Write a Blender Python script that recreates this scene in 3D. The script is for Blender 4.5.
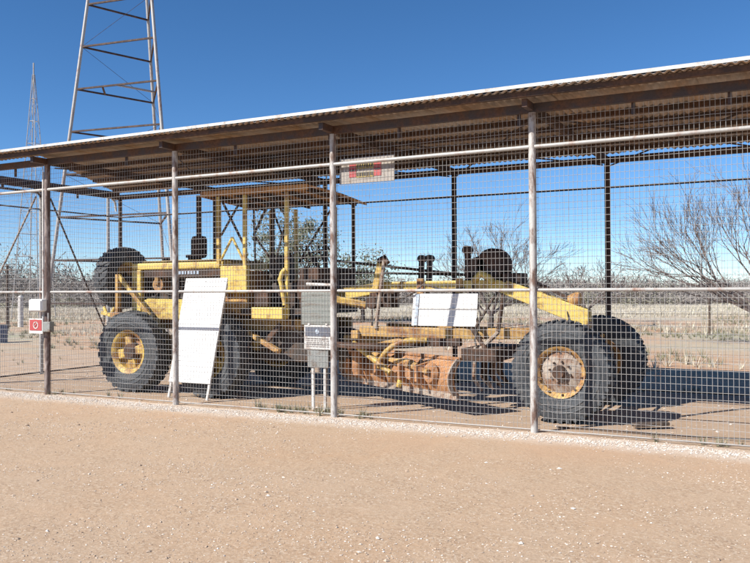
import bpy, bmesh, math, random
from mathutils import Vector, Matrix, noise
R = math.radians
random.seed(7)
scene = bpy.context.scene
for o in list(bpy.data.objects): bpy.data.objects.remove(o)
C = scene.collection

# ------------------------------------------------------------------ camera
# world axes: x runs along the shelter front (to the right), y goes back behind the fence, z up
cam_d = bpy.data.cameras.new('camera'); cam = bpy.data.objects.new('camera', cam_d); C.objects.link(cam)
cam_d.sensor_width = 36.0; cam_d.lens = 36.0*802.6/750.0
cam_d.clip_start = 0.05; cam_d.clip_end = 9000
yaw, pitch, roll = 0.4783, 0.0094, -0.0053
Fv = Vector((-math.sin(yaw)*math.cos(pitch), math.cos(yaw)*math.cos(pitch), math.sin(pitch)))
Rv = Vector((math.cos(yaw), math.sin(yaw), 0)); Uv = Rv.cross(Fv)
R2 = Rv*math.cos(roll)+Uv*math.sin(roll); U2 = -Rv*math.sin(roll)+Uv*math.cos(roll)
m = Matrix((R2, U2, -Fv)).transposed().to_4x4(); m.translation = Vector((10.5476, -8.9751, 1.65))
cam.matrix_world = m
scene.camera = cam

# ------------------------------------------------------------------ sky, sun, exposure
SUNV = Vector((-0.73, -1.04, 1.0)).normalized()          # towards the sun
elev = math.asin(SUNV.z)
w = bpy.data.worlds.new('World'); scene.world = w; w.use_nodes = True
nt = w.node_tree; bg = nt.nodes['Background']
sky = nt.nodes.new('ShaderNodeTexSky'); sky.sky_type = 'NISHITA'; sky.sun_disc = False
sky.sun_elevation = elev; sky.sun_rotation = math.atan2(SUNV.x, SUNV.y)
sky.altitude = 4000; sky.air_density = 1.0; sky.dust_density = 0.0; sky.ozone_density = 3.0
hsv = nt.nodes.new('ShaderNodeHueSaturation'); hsv.inputs['Saturation'].default_value = 1.2
nt.links.new(sky.outputs[0], hsv.inputs['Color']); nt.links.new(hsv.outputs[0], bg.inputs[0]); bg.inputs[1].default_value = 0.088
sd = bpy.data.lights.new('sun', 'SUN'); sd.energy = 4.6; sd.angle = R(0.53); sd.color = (1.0, 0.95, 0.87)
sun = bpy.data.objects.new('sun', sd); C.objects.link(sun)
sun.rotation_euler = SUNV.to_track_quat('Z', 'Y').to_euler()
scene.view_settings.view_transform = 'Standard'; scene.view_settings.look = 'None'
scene.view_settings.exposure = 0.78; scene.view_settings.gamma = 1
scene.render.engine = 'CYCLES'

# ------------------------------------------------------------------ materials
def newmat(name):
    mt = bpy.data.materials.new(name); mt.use_nodes = True
    n = mt.node_tree.nodes; return mt, n, mt.node_tree.links, n['Principled BSDF']
def coord(n, l, scale=(1, 1, 1), kind='Object'):
    tc = n.new('ShaderNodeTexCoord'); mp = n.new('ShaderNodeMapping'); mp.inputs['Scale'].default_value = scale
    l.new(tc.outputs[kind], mp.inputs['Vector']); return mp.outputs[0]
def wpos(n, l, scale=(1, 1, 1)):
    g = n.new('ShaderNodeNewGeometry'); mp = n.new('ShaderNodeMapping'); mp.inputs['Scale'].default_value = scale
    l.new(g.outputs['Position'], mp.inputs['Vector']); return mp.outputs[0]
def nz(n, l, vec, scale, detail=6, rough=.6, dist=0):
    t = n.new('ShaderNodeTexNoise'); t.inputs['Scale'].default_value = scale; t.inputs['Detail'].default_value = detail
    t.inputs['Roughness'].default_value = rough; t.inputs['Distortion'].default_value = dist
    l.new(vec, t.inputs['Vector']); return t.outputs['Fac']
def ramp(n, l, fac, stops, interp='LINEAR'):
    r = n.new('ShaderNodeValToRGB'); r.color_ramp.interpolation = interp
    e = r.color_ramp.elements
    while len(e) < len(stops): e.new(0.5)
    for i, (p, c) in enumerate(stops):
        e[i].position = p; e[i].color = (*c, 1) if len(c) == 3 else c
    l.new(fac, r.inputs[0]); return r.outputs[0]
def mix(n, l, fac, a, b, mode='MIX'):
    x = n.new('ShaderNodeMix'); x.data_type = 'RGBA'; x.blend_type = mode
    if isinstance(fac, (int, float)): x.inputs[0].default_value = fac
    else: l.new(fac, x.inputs[0])
    for i, v in ((6, a), (7, b)):
        if isinstance(v, tuple): x.inputs[i].default_value = (*v, 1)
        else: l.new(v, x.inputs[i])
    return x.outputs[2]
def bump(n, l, h, bs, strength=.3, dist=.01):
    b = n.new('ShaderNodeBump'); b.inputs['Strength'].default_value = strength; b.inputs['Distance'].default_value = dist
    l.new(h, b.inputs['Height']); l.new(b.outputs[0], bs.inputs['Normal'])
B = (0, 0, 0); W = (1, 1, 1)
def worn(name, paint, paint2, rust, amount=.5, scale=4, rough=.6, metal=0, stretch=(1, 1, 1), soft=.12, bst=.25, grime=.35):
    """paint with blotchy fading, patches of rust and a film of dirt"""
    mt, n, l, bs = newmat(name); v = wpos(n, l, stretch)
    c = mix(n, l, nz(n, l, v, scale*.7, 4), paint, paint2)
    big = nz(n, l, v, scale, 9, .68, .4)
    r1 = ramp(n, l, nz(n, l, v, scale*6, 8, .7), [(.3, tuple(k*.5 for k in rust)), (.5, rust), (.75, tuple(min(1, k*1.6) for k in rust))])
    mask = ramp(n, l, big, [(max(0, 1-amount-soft), B), (min(1, 1-amount+soft*.3), W)])
    c = mix(n, l, mask, c, r1)
    dirt = ramp(n, l, nz(n, l, v, scale*11, 6, .75), [(.45, W), (.75, (1-grime,)*3)])
    c = mix(n, l, 1.0, c, dirt, 'MULTIPLY')
    l.new(c, bs.inputs['Base Color']); bs.inputs['Roughness'].default_value = rough; bs.inputs['Metallic'].default_value = metal
    bump(n, l, nz(n, l, v, scale*14, 8, .7), bs, bst, .004)
    return mt
M = {}
M['yellow'] = worn('faded yellow paint', (.68, .48, .12), (.54, .36, .09), (.22, .10, .04), .42, 3.2, .55)
M['yellow_bright'] = worn('kept yellow paint', (.75, .57, .16), (.64, .46, .11), (.27, .13, .05), .38, 4, .5)
M['yellow_rusty'] = worn('rusting yellow paint', (.60, .39, .13), (.46, .27, .10), (.25, .115, .05), .45, 3.4, .7)
M['orange_rust'] = worn('orange surface rust', (.52, .28, .13), (.44, .21, .09), (.26, .12, .055), .42, 4, .85, 0, (1, 1, 1), .2)
M['canopy'] = worn('orange canopy sheet', (.58, .32, .12), (.48, .23, .08), (.30, .14, .06), .42, 2.5, .8)
M['rust'] = worn('brown rust', (.13, .062, .033), (.085, .045, .03), (.05, .03, .022), .5, 5, .85)
M['dark'] = worn('greasy dark iron', (.035, .03, .028), (.055, .043, .036), (.085, .045, .025), .42, 6, .7)
M['pale_rust'] = worn('pale oxidised steel', (.42, .36, .30), (.31, .25, .2), (.2, .10, .055), .43, 7, .75)
M['galv'] = worn('weathered galvanised pipe', (.43, .42, .40), (.33, .32, .31), (.28, .17, .13), .36, 6, .5, .15, (1, 1, .5), .12, .1, .25)
M['galv_wire'] = worn('galvanised wire', (.50, .50, .49), (.38, .37, .36), (.32, .24, .2), .36, 5, .45, .15, (1, 1, 1), .1, .0, .1)
M['post_paint'] = worn('rust stained pipe post', (.56, .55, .53), (.40, .375, .355), (.17, .105, .08), .43, 9, .65, .1, (1.5, 1.5, .45), .12, .12)
M['post_corner'] = worn('corner post', (.40, .35, .33), (.26, .20, .18), (.10, .06, .05), .5, 7, .7, 0, (1.5, 1.5, .4))
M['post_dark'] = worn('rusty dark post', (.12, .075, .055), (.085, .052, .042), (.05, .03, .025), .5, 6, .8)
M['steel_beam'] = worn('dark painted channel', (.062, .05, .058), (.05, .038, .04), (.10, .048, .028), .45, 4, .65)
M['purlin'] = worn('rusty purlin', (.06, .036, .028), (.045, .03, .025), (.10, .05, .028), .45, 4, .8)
M['zinc'] = worn('corrugated zinc', (.60, .60, .59), (.50, .50, .49), (.30, .22, .17), .38, 2.2, .42, .55, (1, .3, 1), .15, .05, .15)
M['zinc_under'] = worn('oxidised zinc underside', (.54, .48, .43), (.43, .38, .34), (.40, .25, .14), .42, 1.6, .85, 0, (1, .25, 1), .2, .05, .3)
M['flash'] = worn('bare zinc flashing', (.58, .58, .56), (.50, .50, .48), (.36, .30, .25), .36, 5, .5, .1)
M['board'] = worn('white painted board', (.80, .80, .79), (.74, .74, .73), (.45, .40, .34), .30, 3, .5, 0, (1, 1, 1), .06, .05, .1)
M['frame_white'] = worn('white frame', (.72, .71, .68), (.6, .58, .55), (.3, .22, .18), .36, 8, .55)
M['grey_panel'] = worn('grey painted steel', (.27, .28, .27), (.21, .22, .21), (.14, .09, .06), .42, 6, .6)
M['grey_green'] = worn('pale grey green sheet', (.25, .265, .245), (.20, .215, .20), (.15, .11, .08), .36, 5, .6, 0, (.4, .4, 3))
M['blue_grey'] = worn('slate panel', (.14, .15, .19), (.12, .13, .16), (.1, .08, .07), .35, 8, .4)
M['beige'] = worn('shade toned sign board', (.38, .34, .30), (.31, .275, .245), (.2, .14, .1), .34, 7, .6)  # beige darkened, the hanging sign's shade is put into its colour
M['red'] = worn('red print', (.46, .07, .07), (.38, .06, .06), (.3, .1, .08), .3, 9, .5)
M['olive'] = worn('faded yellow print', (.42, .33, .10), (.33, .25, .08), (.2, .14, .06), .4, 9, .6)
M['ink'] = worn('dark print', (.035, .03, .03), (.06, .05, .045), (.1, .07, .06), .3, 9, .6)
M['text_grey'] = worn('grey print', (.22, .20, .19), (.3, .27, .25), (.2, .15, .12), .3, 12, .6)
M['pale_blue'] = worn('pale blue print and shade', (.46, .55, .66), (.36, .44, .55), (.2, .12, .08), .36, 14, .5)  # lettering and emblem print, also the painted shade on the white panel
M['plastic_blue'] = worn('weathered blue plastic', (.10, .14, .24), (.12, .15, .22), (.1, .1, .1), .35, 5, .5)
M['timber'] = worn('weathered timber', (.17, .12, .085), (.12, .085, .06), (.07, .05, .04), .5, 8, .85, 0, (1, 1, .2))
M['bark'] = worn('grey bark', (.13, .105, .09), (.09, .072, .062), (.06, .045, .04), .5, 12, .9, 0, (1, 1, .3))
M['twig'] = worn('bare twigs', (.20, .155, .14), (.15, .115, .105), (.1, .08, .075), .45, 9, .9)
def rubber():
    mt, n, l, bs = newmat('sun bleached rubber'); v = wpos(n, l)
    c = ramp(n, l, nz(n, l, v, 3.5, 8, .6), [(.3, (.028, .032, .039)), (.55, (.048, .055, .064)), (.75, (.08, .08, .08))])
    d = ramp(n, l, nz(n, l, v, 24, 6, .7), [(.52, B), (.75, (.55, .55, .55))])
    c = mix(n, l, d, c, (.17, .135, .105))
    l.new(c, bs.inputs['Base Color']); bs.inputs['Roughness'].default_value = .72
    bump(n, l, nz(n, l, v, 60, 6), bs, .25, .004); return mt
M['rubber'] = rubber()
def leafmat(name, a, b, trans=.2):
    mt, n, l, bs = newmat(name); v = wpos(n, l)
    c = ramp(n, l, nz(n, l, v, 2.3, 5, .7), [(.3, a), (.7, b)])
    l.new(c, bs.inputs['Base Color']); bs.inputs['Roughness'].default_value = .75
    return mt
M['leaf'] = leafmat('grey green leaves', (.11, .125, .07), (.20, .205, .13))
M['dry'] = leafmat('bleached dry grass', (.44, .38, .28), (.64, .60, .50))
M['weed'] = leafmat('dusty weed', (.16, .17, .10), (.29, .27, .18))
M['scrub'] = leafmat('grey thorn scrub', (.17, .148, .135), (.27, .238, .212))
M['scrub_green'] = leafmat('olive scrub', (.15, .145, .10), (.25, .23, .16))
def pebblemat(name, stops):
    mt, n, l, bs = newmat(name)
    g = n.new('ShaderNodeNewGeometry')
    c = ramp(n, l, g.outputs['Random Per Island'], stops)
    l.new(c, bs.inputs['Base Color']); bs.inputs['Roughness'].default_value = .85; return mt
M['pebble'] = pebblemat('mixed pebbles', [(0, (.14, .10, .08)), (.012, (.32, .235, .175)), (.2, (.43, .32, .235)), (.5, (.50, .40, .31)), (.75, (.60, .52, .44)), (1, (.78, .74, .68))])
M['lime'] = pebblemat('limestone chips', [(0, (0.344, 0.275, 0.224)), (.2, (0.482, 0.404, 0.344)), (.6, (0.585, 0.525, 0.464)), (1, (0.688, 0.654, 0.611))])
def groundmat():
    mt, n, l, bs = newmat('red sandy ground'); v = wpos(n, l)
    g = n.new('ShaderNodeNewGeometry'); sx = n.new('ShaderNodeSeparateXYZ'); l.new(g.outputs['Position'], sx.inputs[0])
    def math_(op, a, b=None):
        k = n.new('ShaderNodeMath'); k.operation = op
        for i, q in enumerate((a, b)):
            if q is None: continue
            if isinstance(q, (int, float)): k.inputs[i].default_value = q
            else: l.new(q, k.inputs[i])
        return k.outputs[0]
    def mr(x, a, b):
        k = n.new('ShaderNodeMapRange'); k.interpolation_type = 'SMOOTHSTEP'
        k.inputs[1].default_value = a; k.inputs[2].default_value = b; l.new(x, k.inputs[0]); return k.outputs[0]
    y = sx.outputs['Y']
    big = nz(n, l, v, .55, 7, .6, .3); mid = nz(n, l, v, 2.6, 8, .65, .2); fine = nz(n, l, v, 26, 8, .75); grit = nz(n, l, v, 90, 5, .7)
    yw = math_('ADD', y, math_('MULTIPLY', math_('SUBTRACT', mid, .5), .5))
    # graded forecourt
    fore = ramp(n, l, big, [(.32, (0.449, 0.293, 0.177)), (.5, (0.465, 0.328, 0.216)), (.68, (0.449, 0.332, 0.230))])
    fore = mix(n, l, ramp(n, l, mid, [(.42, B), (.68, (.7, .7, .7))]), fore, (0.408, 0.293, 0.195))
    fore = mix(n, l, ramp(n, l, fine, [(.50, B), (.72, (.75, .75, .75))]), fore, (0.499, 0.374, 0.272))
    fore = mix(n, l, ramp(n, l, fine, [(.28, (.6, .6, .6)), (.42, B)]), fore, (0.274, 0.172, 0.106))
    vo = n.new('ShaderNodeTexVoronoi'); vo.inputs['Scale'].default_value = 62; vo.inputs['Randomness'].default_value = 1
    vw = n.new('ShaderNodeVectorMath'); vw.operation = 'ADD'; l.new(v, vw.inputs[0])
    dn = n.new('ShaderNodeTexNoise'); dn.inputs['Scale'].default_value = 9; l.new(v, dn.inputs['Vector'])
    dm = n.new('ShaderNodeVectorMath'); dm.operation = 'SCALE'; dm.inputs['Scale'].default_value = .05; l.new(dn.outputs['Color'], dm.inputs[0]); l.new(dm.outputs[0], vw.inputs[1]); l.new(vw.outputs[0], vo.inputs['Vector'])
    sc = n.new('ShaderNodeSeparateColor'); l.new(vo.outputs['Color'], sc.inputs[0])
    grain = ramp(n, l, sc.outputs[0], [(0, (0.216, 0.133, 0.082)), (.10, (0.299, 0.191, 0.117)), (.30, (0.416, 0.284, 0.180)), (.70, (0.449, 0.319, 0.212)), (.88, (0.516, 0.406, 0.296)), (1, (0.615, 0.522, 0.410))])
    fore = mix(n, l, ramp(n, l, mid, [(.35, (.18, .18, .18)), (.65, (.62, .62, .62))]), fore, grain)
    fore = mix(n, l, math_('MULTIPLY', mr(yw, -2.2, -.5), ramp(n, l, big, [(.38, (.75, .75, .75)), (.62, (.1, .1, .1))])), fore, (.47, .315, .205))
    # soil under the roof
    soil = ramp(n, l, mid, [(.3, (.40, .275, .18)), (.55, (.46, .335, .235)), (.75, (.50, .39, .29))])
    soil = mix(n, l, ramp(n, l, fine, [(.52, B), (.72, (.6, .6, .6))]), soil, (.33, .225, .15))
    # paddock behind
    pad = ramp(n, l, nz(n, l, wpos(n, l, (.16, .16, .16)), 1.0, 7, .62, .4), [(.32, (.44, .225, .125)), (.47, (.45, .29, .18)), (.57, (.42, .35, .25)), (.68, (.31, .32, .22)), (.78, (.46, .43, .35))])
    pad = mix(n, l, ramp(n, l, nz(n, l, v, 1.7, 8, .7), [(.48, B), (.66, (.8, .8, .8))]), pad, (.50, .40, .29))
    far = ramp(n, l, nz(n, l, wpos(n, l, (.05, .05, .05)), 1.0, 6, .6), [(.35, (.40, .33, .23)), (.6, (.56, .52, .44))])
    c = mix(n, l, mr(yw, .05, .35), fore, soil)
    c = mix(n, l, mr(yw, 5.2, 7.2), c, pad)
    c = mix(n, l, mr(y, 26, 48), c, far)
    # spilled lime dust along the fence
    band = math_('MULTIPLY', mr(yw, -.75, -.35), mr(math_('MULTIPLY', yw, -1), -.12, .12))
    c = mix(n, l, math_('MULTIPLY', band, .62), c, (.62, .54, .46))
    l.new(c, bs.inputs['Base Color']); bs.inputs['Roughness'].default_value = .95
    h = math_('ADD', math_('MULTIPLY', fine, .45), math_('MULTIPLY', grit, .25))
    h = math_('ADD', h, math_('MULTIPLY', sc.outputs[1], .22))
    h = math_('ADD', h, math_('MULTIPLY', mid, 1.2))
    bump(n, l, h, bs, .6, .022); return mt
M['ground'] = groundmat()

# ------------------------------------------------------------------ mesh helpers
class MB:
    def __init__(s): s.v = []; s.f = []; s.mi = []
    def add(s, vs, fs, mi=0):
        b = len(s.v); s.v += [tuple(p) for p in vs]; s.f += [tuple(i+b for i in q) for q in fs]; s.mi += [mi]*len(fs); return s
    def box(s, a, b, mi=0):
        (x0, y0, z0), (x1, y1, z1) = a, b
        vs = [(x0,y0,z0),(x1,y0,z0),(x1,y1,z0),(x0,y1,z0),(x0,y0,z1),(x1,y0,z1),(x1,y1,z1),(x0,y1,z1)]
        return s.add(vs, [(3,2,1,0),(4,5,6,7),(0,1,5,4),(1,2,6,5),(2,3,7,6),(3,0,4,7)], mi)
    def bar(s, a, b, w, h, up=(0, 0, 1), mi=0, w2=None, h2=None):
        a = Vector(a); b = Vector(b); d = (b-a).normalized(); up = Vector(up)
        if abs(d.dot(up)) > .98: up = Vector((0, 1, 0))
        x = d.cross(up).normalized(); y = x.cross(d)
        w2 = w if w2 is None else w2; h2 = h if h2 is None else h2
        vs = [p+x*sx*ww/2+y*sy*hh/2 for p, ww, hh in ((a, w, h), (b, w2, h2)) for sx, sy in ((-1,-1),(1,-1),(1,1),(-1,1))]
        return s.add(vs, [(3,2,1,0),(4,5,6,7),(0,1,5,4),(1,2,6,5),(2,3,7,6),(3,0,4,7)], mi)
    def tube(s, a, b, r, r2=None, n=10, caps=True, mi=0):
        return s.path([a, b], [r, r if r2 is None else r2], n, caps, mi)
    def path(s, pts, rad, n=8, caps=True, mi=0):
        pts = [Vector(p) for p in pts]
        if not isinstance(rad, (list, tuple)): rad = [rad]*len(pts)
        vs = []; x = None
        for i, p in enumerate(pts):
            d = (pts[min(i+1, len(pts)-1)]-pts[max(i-1, 0)]).normalized()
            if x is None:
                x = d.cross(Vector((0, 0, 1)))
                if x.length < .05: x = d.cross(Vector((0, 1, 0)))
            x = (x-d*x.dot(d)).normalized(); y = d.cross(x)
            for k in range(n):
                t = 2*math.pi*k/n; vs.append(p+(x*math.cos(t)+y*math.sin(t))*rad[i])
        fs = [(i*n+k, i*n+(k+1) % n, (i+1)*n+(k+1) % n, (i+1)*n+k) for i in range(len(pts)-1) for k in range(n)]
        if caps: fs += [tuple(range(n))[::-1], tuple((len(pts)-1)*n+k for k in range(n))]
        return s.add(vs, fs, mi)
    def lathe(s, prof, c=(0, 0, 0), axis='y', n=40, closed=True, mi=0):
        vs = []
        for (r, h) in prof:
            for k in range(n):
                t = 2*math.pi*k/n; a, b = r*math.cos(t), r*math.sin(t)
                q = {'y': (a, h, b), 'z': (a, b, h), 'x': (h, a, b)}[axis]
                vs.append((q[0]+c[0], q[1]+c[1], q[2]+c[2]))
        m_ = len(prof); fs = []
        for i in range(m_ if closed else m_-1):
            j = (i+1) % m_
            for k in range(n): fs.append((i*n+k, i*n+(k+1) % n, j*n+(k+1) % n, j*n+k))
        return s.add(vs, fs, mi)
    def prism(s, poly, y0, y1, mi=0):            # polygon in x,z extruded along y
        k = len(poly); vs = [(x, y0, z) for x, z in poly]+[(x, y1, z) for x, z in poly]
        return s.add(vs, [tuple(range(k)), tuple(range(2*k-1, k-1, -1))]+[(i, i+k, (i+1) % k+k, (i+1) % k) for i in range(k)], mi)
    def build(s, name, mat, parent=None, bev=0, smooth=False, fix=True):
        me = bpy.data.meshes.new(name); me.from_pydata(s.v, [], s.f)
        for k in (mat if isinstance(mat, (list, tuple)) else [mat]): me.materials.append(M[k])
        if any(s.mi): me.polygons.foreach_set('material_index', s.mi)
        if fix:
            bm = bmesh.new(); bm.from_mesh(me); bmesh.ops.recalc_face_normals(bm, faces=bm.faces); bm.to_mesh(me); bm.free()
        if smooth:
            me.polygons.foreach_set('use_smooth', [True]*len(me.polygons)); me.set_sharp_from_angle(angle=R(38))
        o = bpy.data.objects.new(name, me); C.objects.link(o)
        if parent: o.parent = parent
        if bev:
            b = o.modifiers.new('bevel', 'BEVEL'); b.width = bev; b.segments = 2; b.limit_method = 'ANGLE'
        return o
def at(o, loc):                                   # world-space mesh under a parent whose origin is elsewhere
    o.location = loc; return o
def empty(name, loc=(0, 0, 0), rz=0):
    o = bpy.data.objects.new(name, None); o.location = loc; o.rotation_euler.z = rz; o.empty_display_size = .2; C.objects.link(o); return o
def tag(o, label=None, cat=None, group=None, kind=None):
    if label: o['label'] = label
    if cat: o['category'] = cat
    if group: o['group'] = group
    if kind: o['kind'] = kind
    return o
def copy_tree(o, parent=None):
    c = o.copy(); C.objects.link(c); c.parent = parent
    for ch in o.children: copy_tree(ch, c)
    return c
class G:                                           # a thing whose parts are given in world coordinates
    def __init__(s, name, loc, label, cat, group=None):
        s.o = empty(name, loc); s.l = Vector(loc); tag(s.o, label, cat, group)
    def part(s, name, mb, mat, bev=0, smooth=False, parent=None):
        L = s.l if parent is None else Vector((0, 0, 0))
        if parent is None:
            mb.v = [(a-s.l.x, b-s.l.y, c-s.l.z) for a, b, c in mb.v]
            return mb.build(name, mat, s.o, bev, smooth)
        mb.v = [(a-s.l.x-parent.location.x, b-s.l.y-parent.location.y, c-s.l.z-parent.location.z) for a, b, c in mb.v]
        return mb.build(name, mat, parent, bev, smooth)

# ------------------------------------------------------------------ ground
def gh(x, y):
    h = .018*noise.noise((x*.45, y*.45, 3.1))+.007*noise.noise((x*1.9, y*1.9, 7.7))
    far = max(0, min(1, (y-6)/8)); h += far*.10*noise.noise((x*.12, y*.12, 1.3))
    d = math.hypot(x, y)
    h += min(1.2, max(0, (d-60))*.004)*(.5+.8*noise.noise((x*.012, y*.012, 9)))
    return h
def axis(lo, hi, fine, far):
    pts = [lo+i*fine for i in range(int((hi-lo)/fine)+1)]; st = fine; a = pts[0]; b = pts[-1]; L = []; H = []
    while b < far: st *= 1.22; b += st; H.append(b); a -= st; L.append(a)
    return L[::-1]+pts+H
xs = axis(-8, 16, .2, 4000); ys = axis(-10, 12, .2, 4000)
gm = MB(); gm.v = [(x, y, gh(x, y)) for y in ys for x in xs]; nx = len(xs)
gm.f = [(j*nx+i, j*nx+i+1, (j+1)*nx+i+1, (j+1)*nx+i) for j in range(len(ys)-1) for i in range(nx-1)]; gm.mi = [0]*len(gm.f)
gr = gm.build('ground', 'ground', fix=False); gr.data.polygons.foreach_set('use_smooth', [True]*len(gr.data.polygons))
tag(gr, kind='structure')

OCT = [(1,0,0),(-1,0,0),(0,1,0),(0,-1,0),(0,0,1),(0,0,-.6)]
OCF = [(0,2,4),(2,1,4),(1,3,4),(3,0,4),(2,0,5),(1,2,5),(3,1,5),(0,3,5)]
def stones(name, mat, spots, label, cat):
    b = MB()
    for (x, y, s) in spots:
        a = random.random()*6.28; ca, sa = math.cos(a), math.sin(a); z = gh(x, y)+s*.16
        sx, sy, sz = s*random.uniform(.7, 1.2), s*random.uniform(.55, 1), s*random.uniform(.3, .6)
        vs = []
        for p in OCT:
            k = random.uniform(.75, 1.2); px, py, pz = p[0]*sx*k+s*random.uniform(-.2, .2), p[1]*sy*k+s*random.uniform(-.2, .2), p[2]*sz*k
            vs.append((x+px*ca-py*sa, y+px*sa+py*ca, z+pz))
        b.add(vs, OCF)
    o = b.build(name, mat, fix=False); tag(o, label, cat, kind='stuff'); return o
spots = []
while len(spots) < 56000:
    x = random.uniform(-4, 14); y = -8.2+8.1*random.random()
    d = .35+1.1*noise.noise((x*.5, y*.5, 20)) + .7*noise.noise((x*1.7, y*1.7, 4))
    if random.random() > d: continue
    s = .0036+.0085*random.random()**2.5
    if random.random() < .006: s = random.uniform(.016, .026)
    spots.append((x, y, s))
stones('scattered_pebbles', 'pebble', spots, 'small loose pebbles strewn over the tan forecourt', 'pebbles')
spots = []
while len(spots) < 15000:
    x = random.uniform(-6.5, 13.6); y = random.gauss(-.27, .10 if random.random() < .85 else .22)+.12*noise.noise((x*.9, 0, 2))+.05*noise.noise((x*3.1, 0, 6))
    if y > .12: continue
    spots.append((x, y, random.uniform(.005, .017)))
stones('gravel_strip', 'lime', spots, 'strip of whitish limestone chips along the fence foot', 'gravel')
spots = []
for i in range(3500):
    x = random.uniform(-4, 13); y = random.uniform(0, 6.5); spots.append((x, y, .006+.02*random.random()**3))
stones('soil_stones', 'pebble', spots, 'stones on the soil under the shelter roof', 'stones')

# ------------------------------------------------------------------ shelter
S = 2.6441; D = 4.214; ZT = 3.266; ZM = 1.63; ZB = 3.76
U0, U1 = -S, 5*S
sh = G('machinery_shelter', (0, 0, 0), 'open steel shelter with flat corrugated roof and wire mesh sides around the grader', 'shelter')
# posts
for k in range(-1, 6):
    u = k*S
    b = MB()
    if k == -1:
        b.box((u-.05, -.045, -.3), (u-.038, .045, ZB-.1)).box((u+.038, -.045, -.3), (u+.05, .045, ZB-.1)).box((u-.038, -.006, -.3), (u+.038, .006, ZB-.1))
        sh.part('post', b, 'post_dark', .003)
    else:
        b.tube((u, 0, -.3), (u, 0, ZB-.1), .046 if k == 0 else .043, n=16); sh.part('post', b, 'post_corner' if k == 0 else 'post_paint', smooth=True)
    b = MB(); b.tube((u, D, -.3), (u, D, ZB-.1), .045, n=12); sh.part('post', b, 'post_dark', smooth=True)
b = MB(); b.tube((U0, 2.1, -.3), (U0, 2.1, ZB-.1), .04, n=12); sh.part('post', b, 'galv', smooth=True)
b = MB(); b.tube((U1, 2.1, -.3), (U1, 2.1, ZB-.1), .04, n=12); sh.part('post', b, 'post_dark', smooth=True)
b = MB(); b.tube((-.062, -.03, .9), (-.062, -.03, 3.55), .016, n=8); sh.part('conduit', b, 'frame_white', smooth=True)
# beams (channels) and rafters
for v in (0, D):
    b = MB()
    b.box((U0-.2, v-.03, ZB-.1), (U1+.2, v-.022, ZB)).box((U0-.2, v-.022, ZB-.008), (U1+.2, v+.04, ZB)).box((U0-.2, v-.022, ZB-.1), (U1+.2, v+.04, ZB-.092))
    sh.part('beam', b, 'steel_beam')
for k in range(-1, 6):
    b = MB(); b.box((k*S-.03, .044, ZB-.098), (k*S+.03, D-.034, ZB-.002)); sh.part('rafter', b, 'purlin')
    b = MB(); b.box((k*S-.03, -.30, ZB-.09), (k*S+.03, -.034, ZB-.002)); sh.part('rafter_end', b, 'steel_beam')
PV = (-.36, .45, 1.1, 1.75, 2.4, 3.05, 3.7)
for v in PV:
    b = MB(); x0 = U0-.3 if v < 0 else max(U0-.3, -.35-(v-.5)*.617)
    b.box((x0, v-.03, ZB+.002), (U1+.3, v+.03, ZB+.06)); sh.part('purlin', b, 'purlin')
for k in range(0, 5):                       # roof cross rods
    b = MB(); b.tube((k*S+.05, .1, ZB-.14), ((k+1)*S-.05, D-.1, ZB-.14), .012, n=6); sh.part('roof_brace', b, 'post_dark')
    b = MB(); b.tube((k*S+.05, D-.1, ZB-.165), ((k+1)*S-.05, .1, ZB-.165), .012, n=6); sh.part('roof_brace', b, 'post_dark')
for i in range(13):                         # short hangers over the front beam
    u = -2.2+i*1.22+random.uniform(-.3, .3)
    b = MB(); b.box((u-.02, .06, ZB-.22), (u+.02, .085, ZB+.001)); sh.part('hanger', b, 'steel_beam')
# corrugated sheets: top and under face with real thickness
def sheet(u0, width, v0, v1f, name='roof_sheet', v0f=None, sag=0):
    b = MB(); n = int(width/.095*8); top = []; zb = ZB+.075
    rows = 5
    for r in range(rows+1):
        for i in range(n+1):
            u = width*i/n; a = v0 if v0f is None else v0f(u0+u); v = a+(v1f-a)*r/rows
            z = .0125*math.cos(2*math.pi*u/.095)+sag*math.sin(math.pi*r/rows)
            top.append((u, v, z))
    m_ = n+1; vs = top+[(x, y, z-.0022) for x, y, z in top]; N = len(top); fs = []; mi = []
    for r in range(rows):
        for i in range(n):
            q = (r*m_+i, r*m_+i+1, (r+1)*m_+i+1, (r+1)*m_+i)
            fs.append(q); mi.append(0); fs.append(tuple(k+N for k in q[::-1])); mi.append(1)
    for i in range(n):
        fs.append((i, i+N, i+1+N, i+1)); mi.append(0)
        q = rows*m_; fs.append((q+i, q+i+1, q+i+1+N, q+i+N)); mi.append(0)
    b.v = vs; b.f = fs; b.mi = mi
    o = b.build(name, ['zinc', 'zinc_under'], sh.o, smooth=False, fix=False)
    o.data.polygons.foreach_set('use_smooth', [True]*len(o.data.polygons)); o.data.set_sharp_from_angle(angle=R(50))
    o.location = (u0, 0, zb); return o
VF, VB = -.46, 4.34
SW = .76; first = None; u = -.22
k = 0
while u < U1+.3:
    if first is None: first = sheet(u, SW+.03, VF, VB); o = first
    else: o = first.copy(); C.objects.link(o); o.location.x = u
    o.location.y = random.uniform(-.012, .012); o.location.z = ZB+.075+(.004 if k % 2 else 0); o.rotation_euler.x = random.uniform(-.0012, .0012)
    u += SW; k += 1
u = -.22-SW
for k in range(4):
    lo = u; cut = lambda uu: min(VB-.05, .5-(uu+.476)/.617)
    s_ = sheet(u, SW+.025, 0, VB, v0f=cut); s_.location.z = ZB+.077+(.004 if k % 2 else 0)
    e_ = sheet(u, SW+.025, VF, .045, name='eave_sheet'); e_.location.z = ZB+.077+(.004 if k % 2 == 0 else 0)
    u -= SW
u = U0-.4
fk = 0
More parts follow.
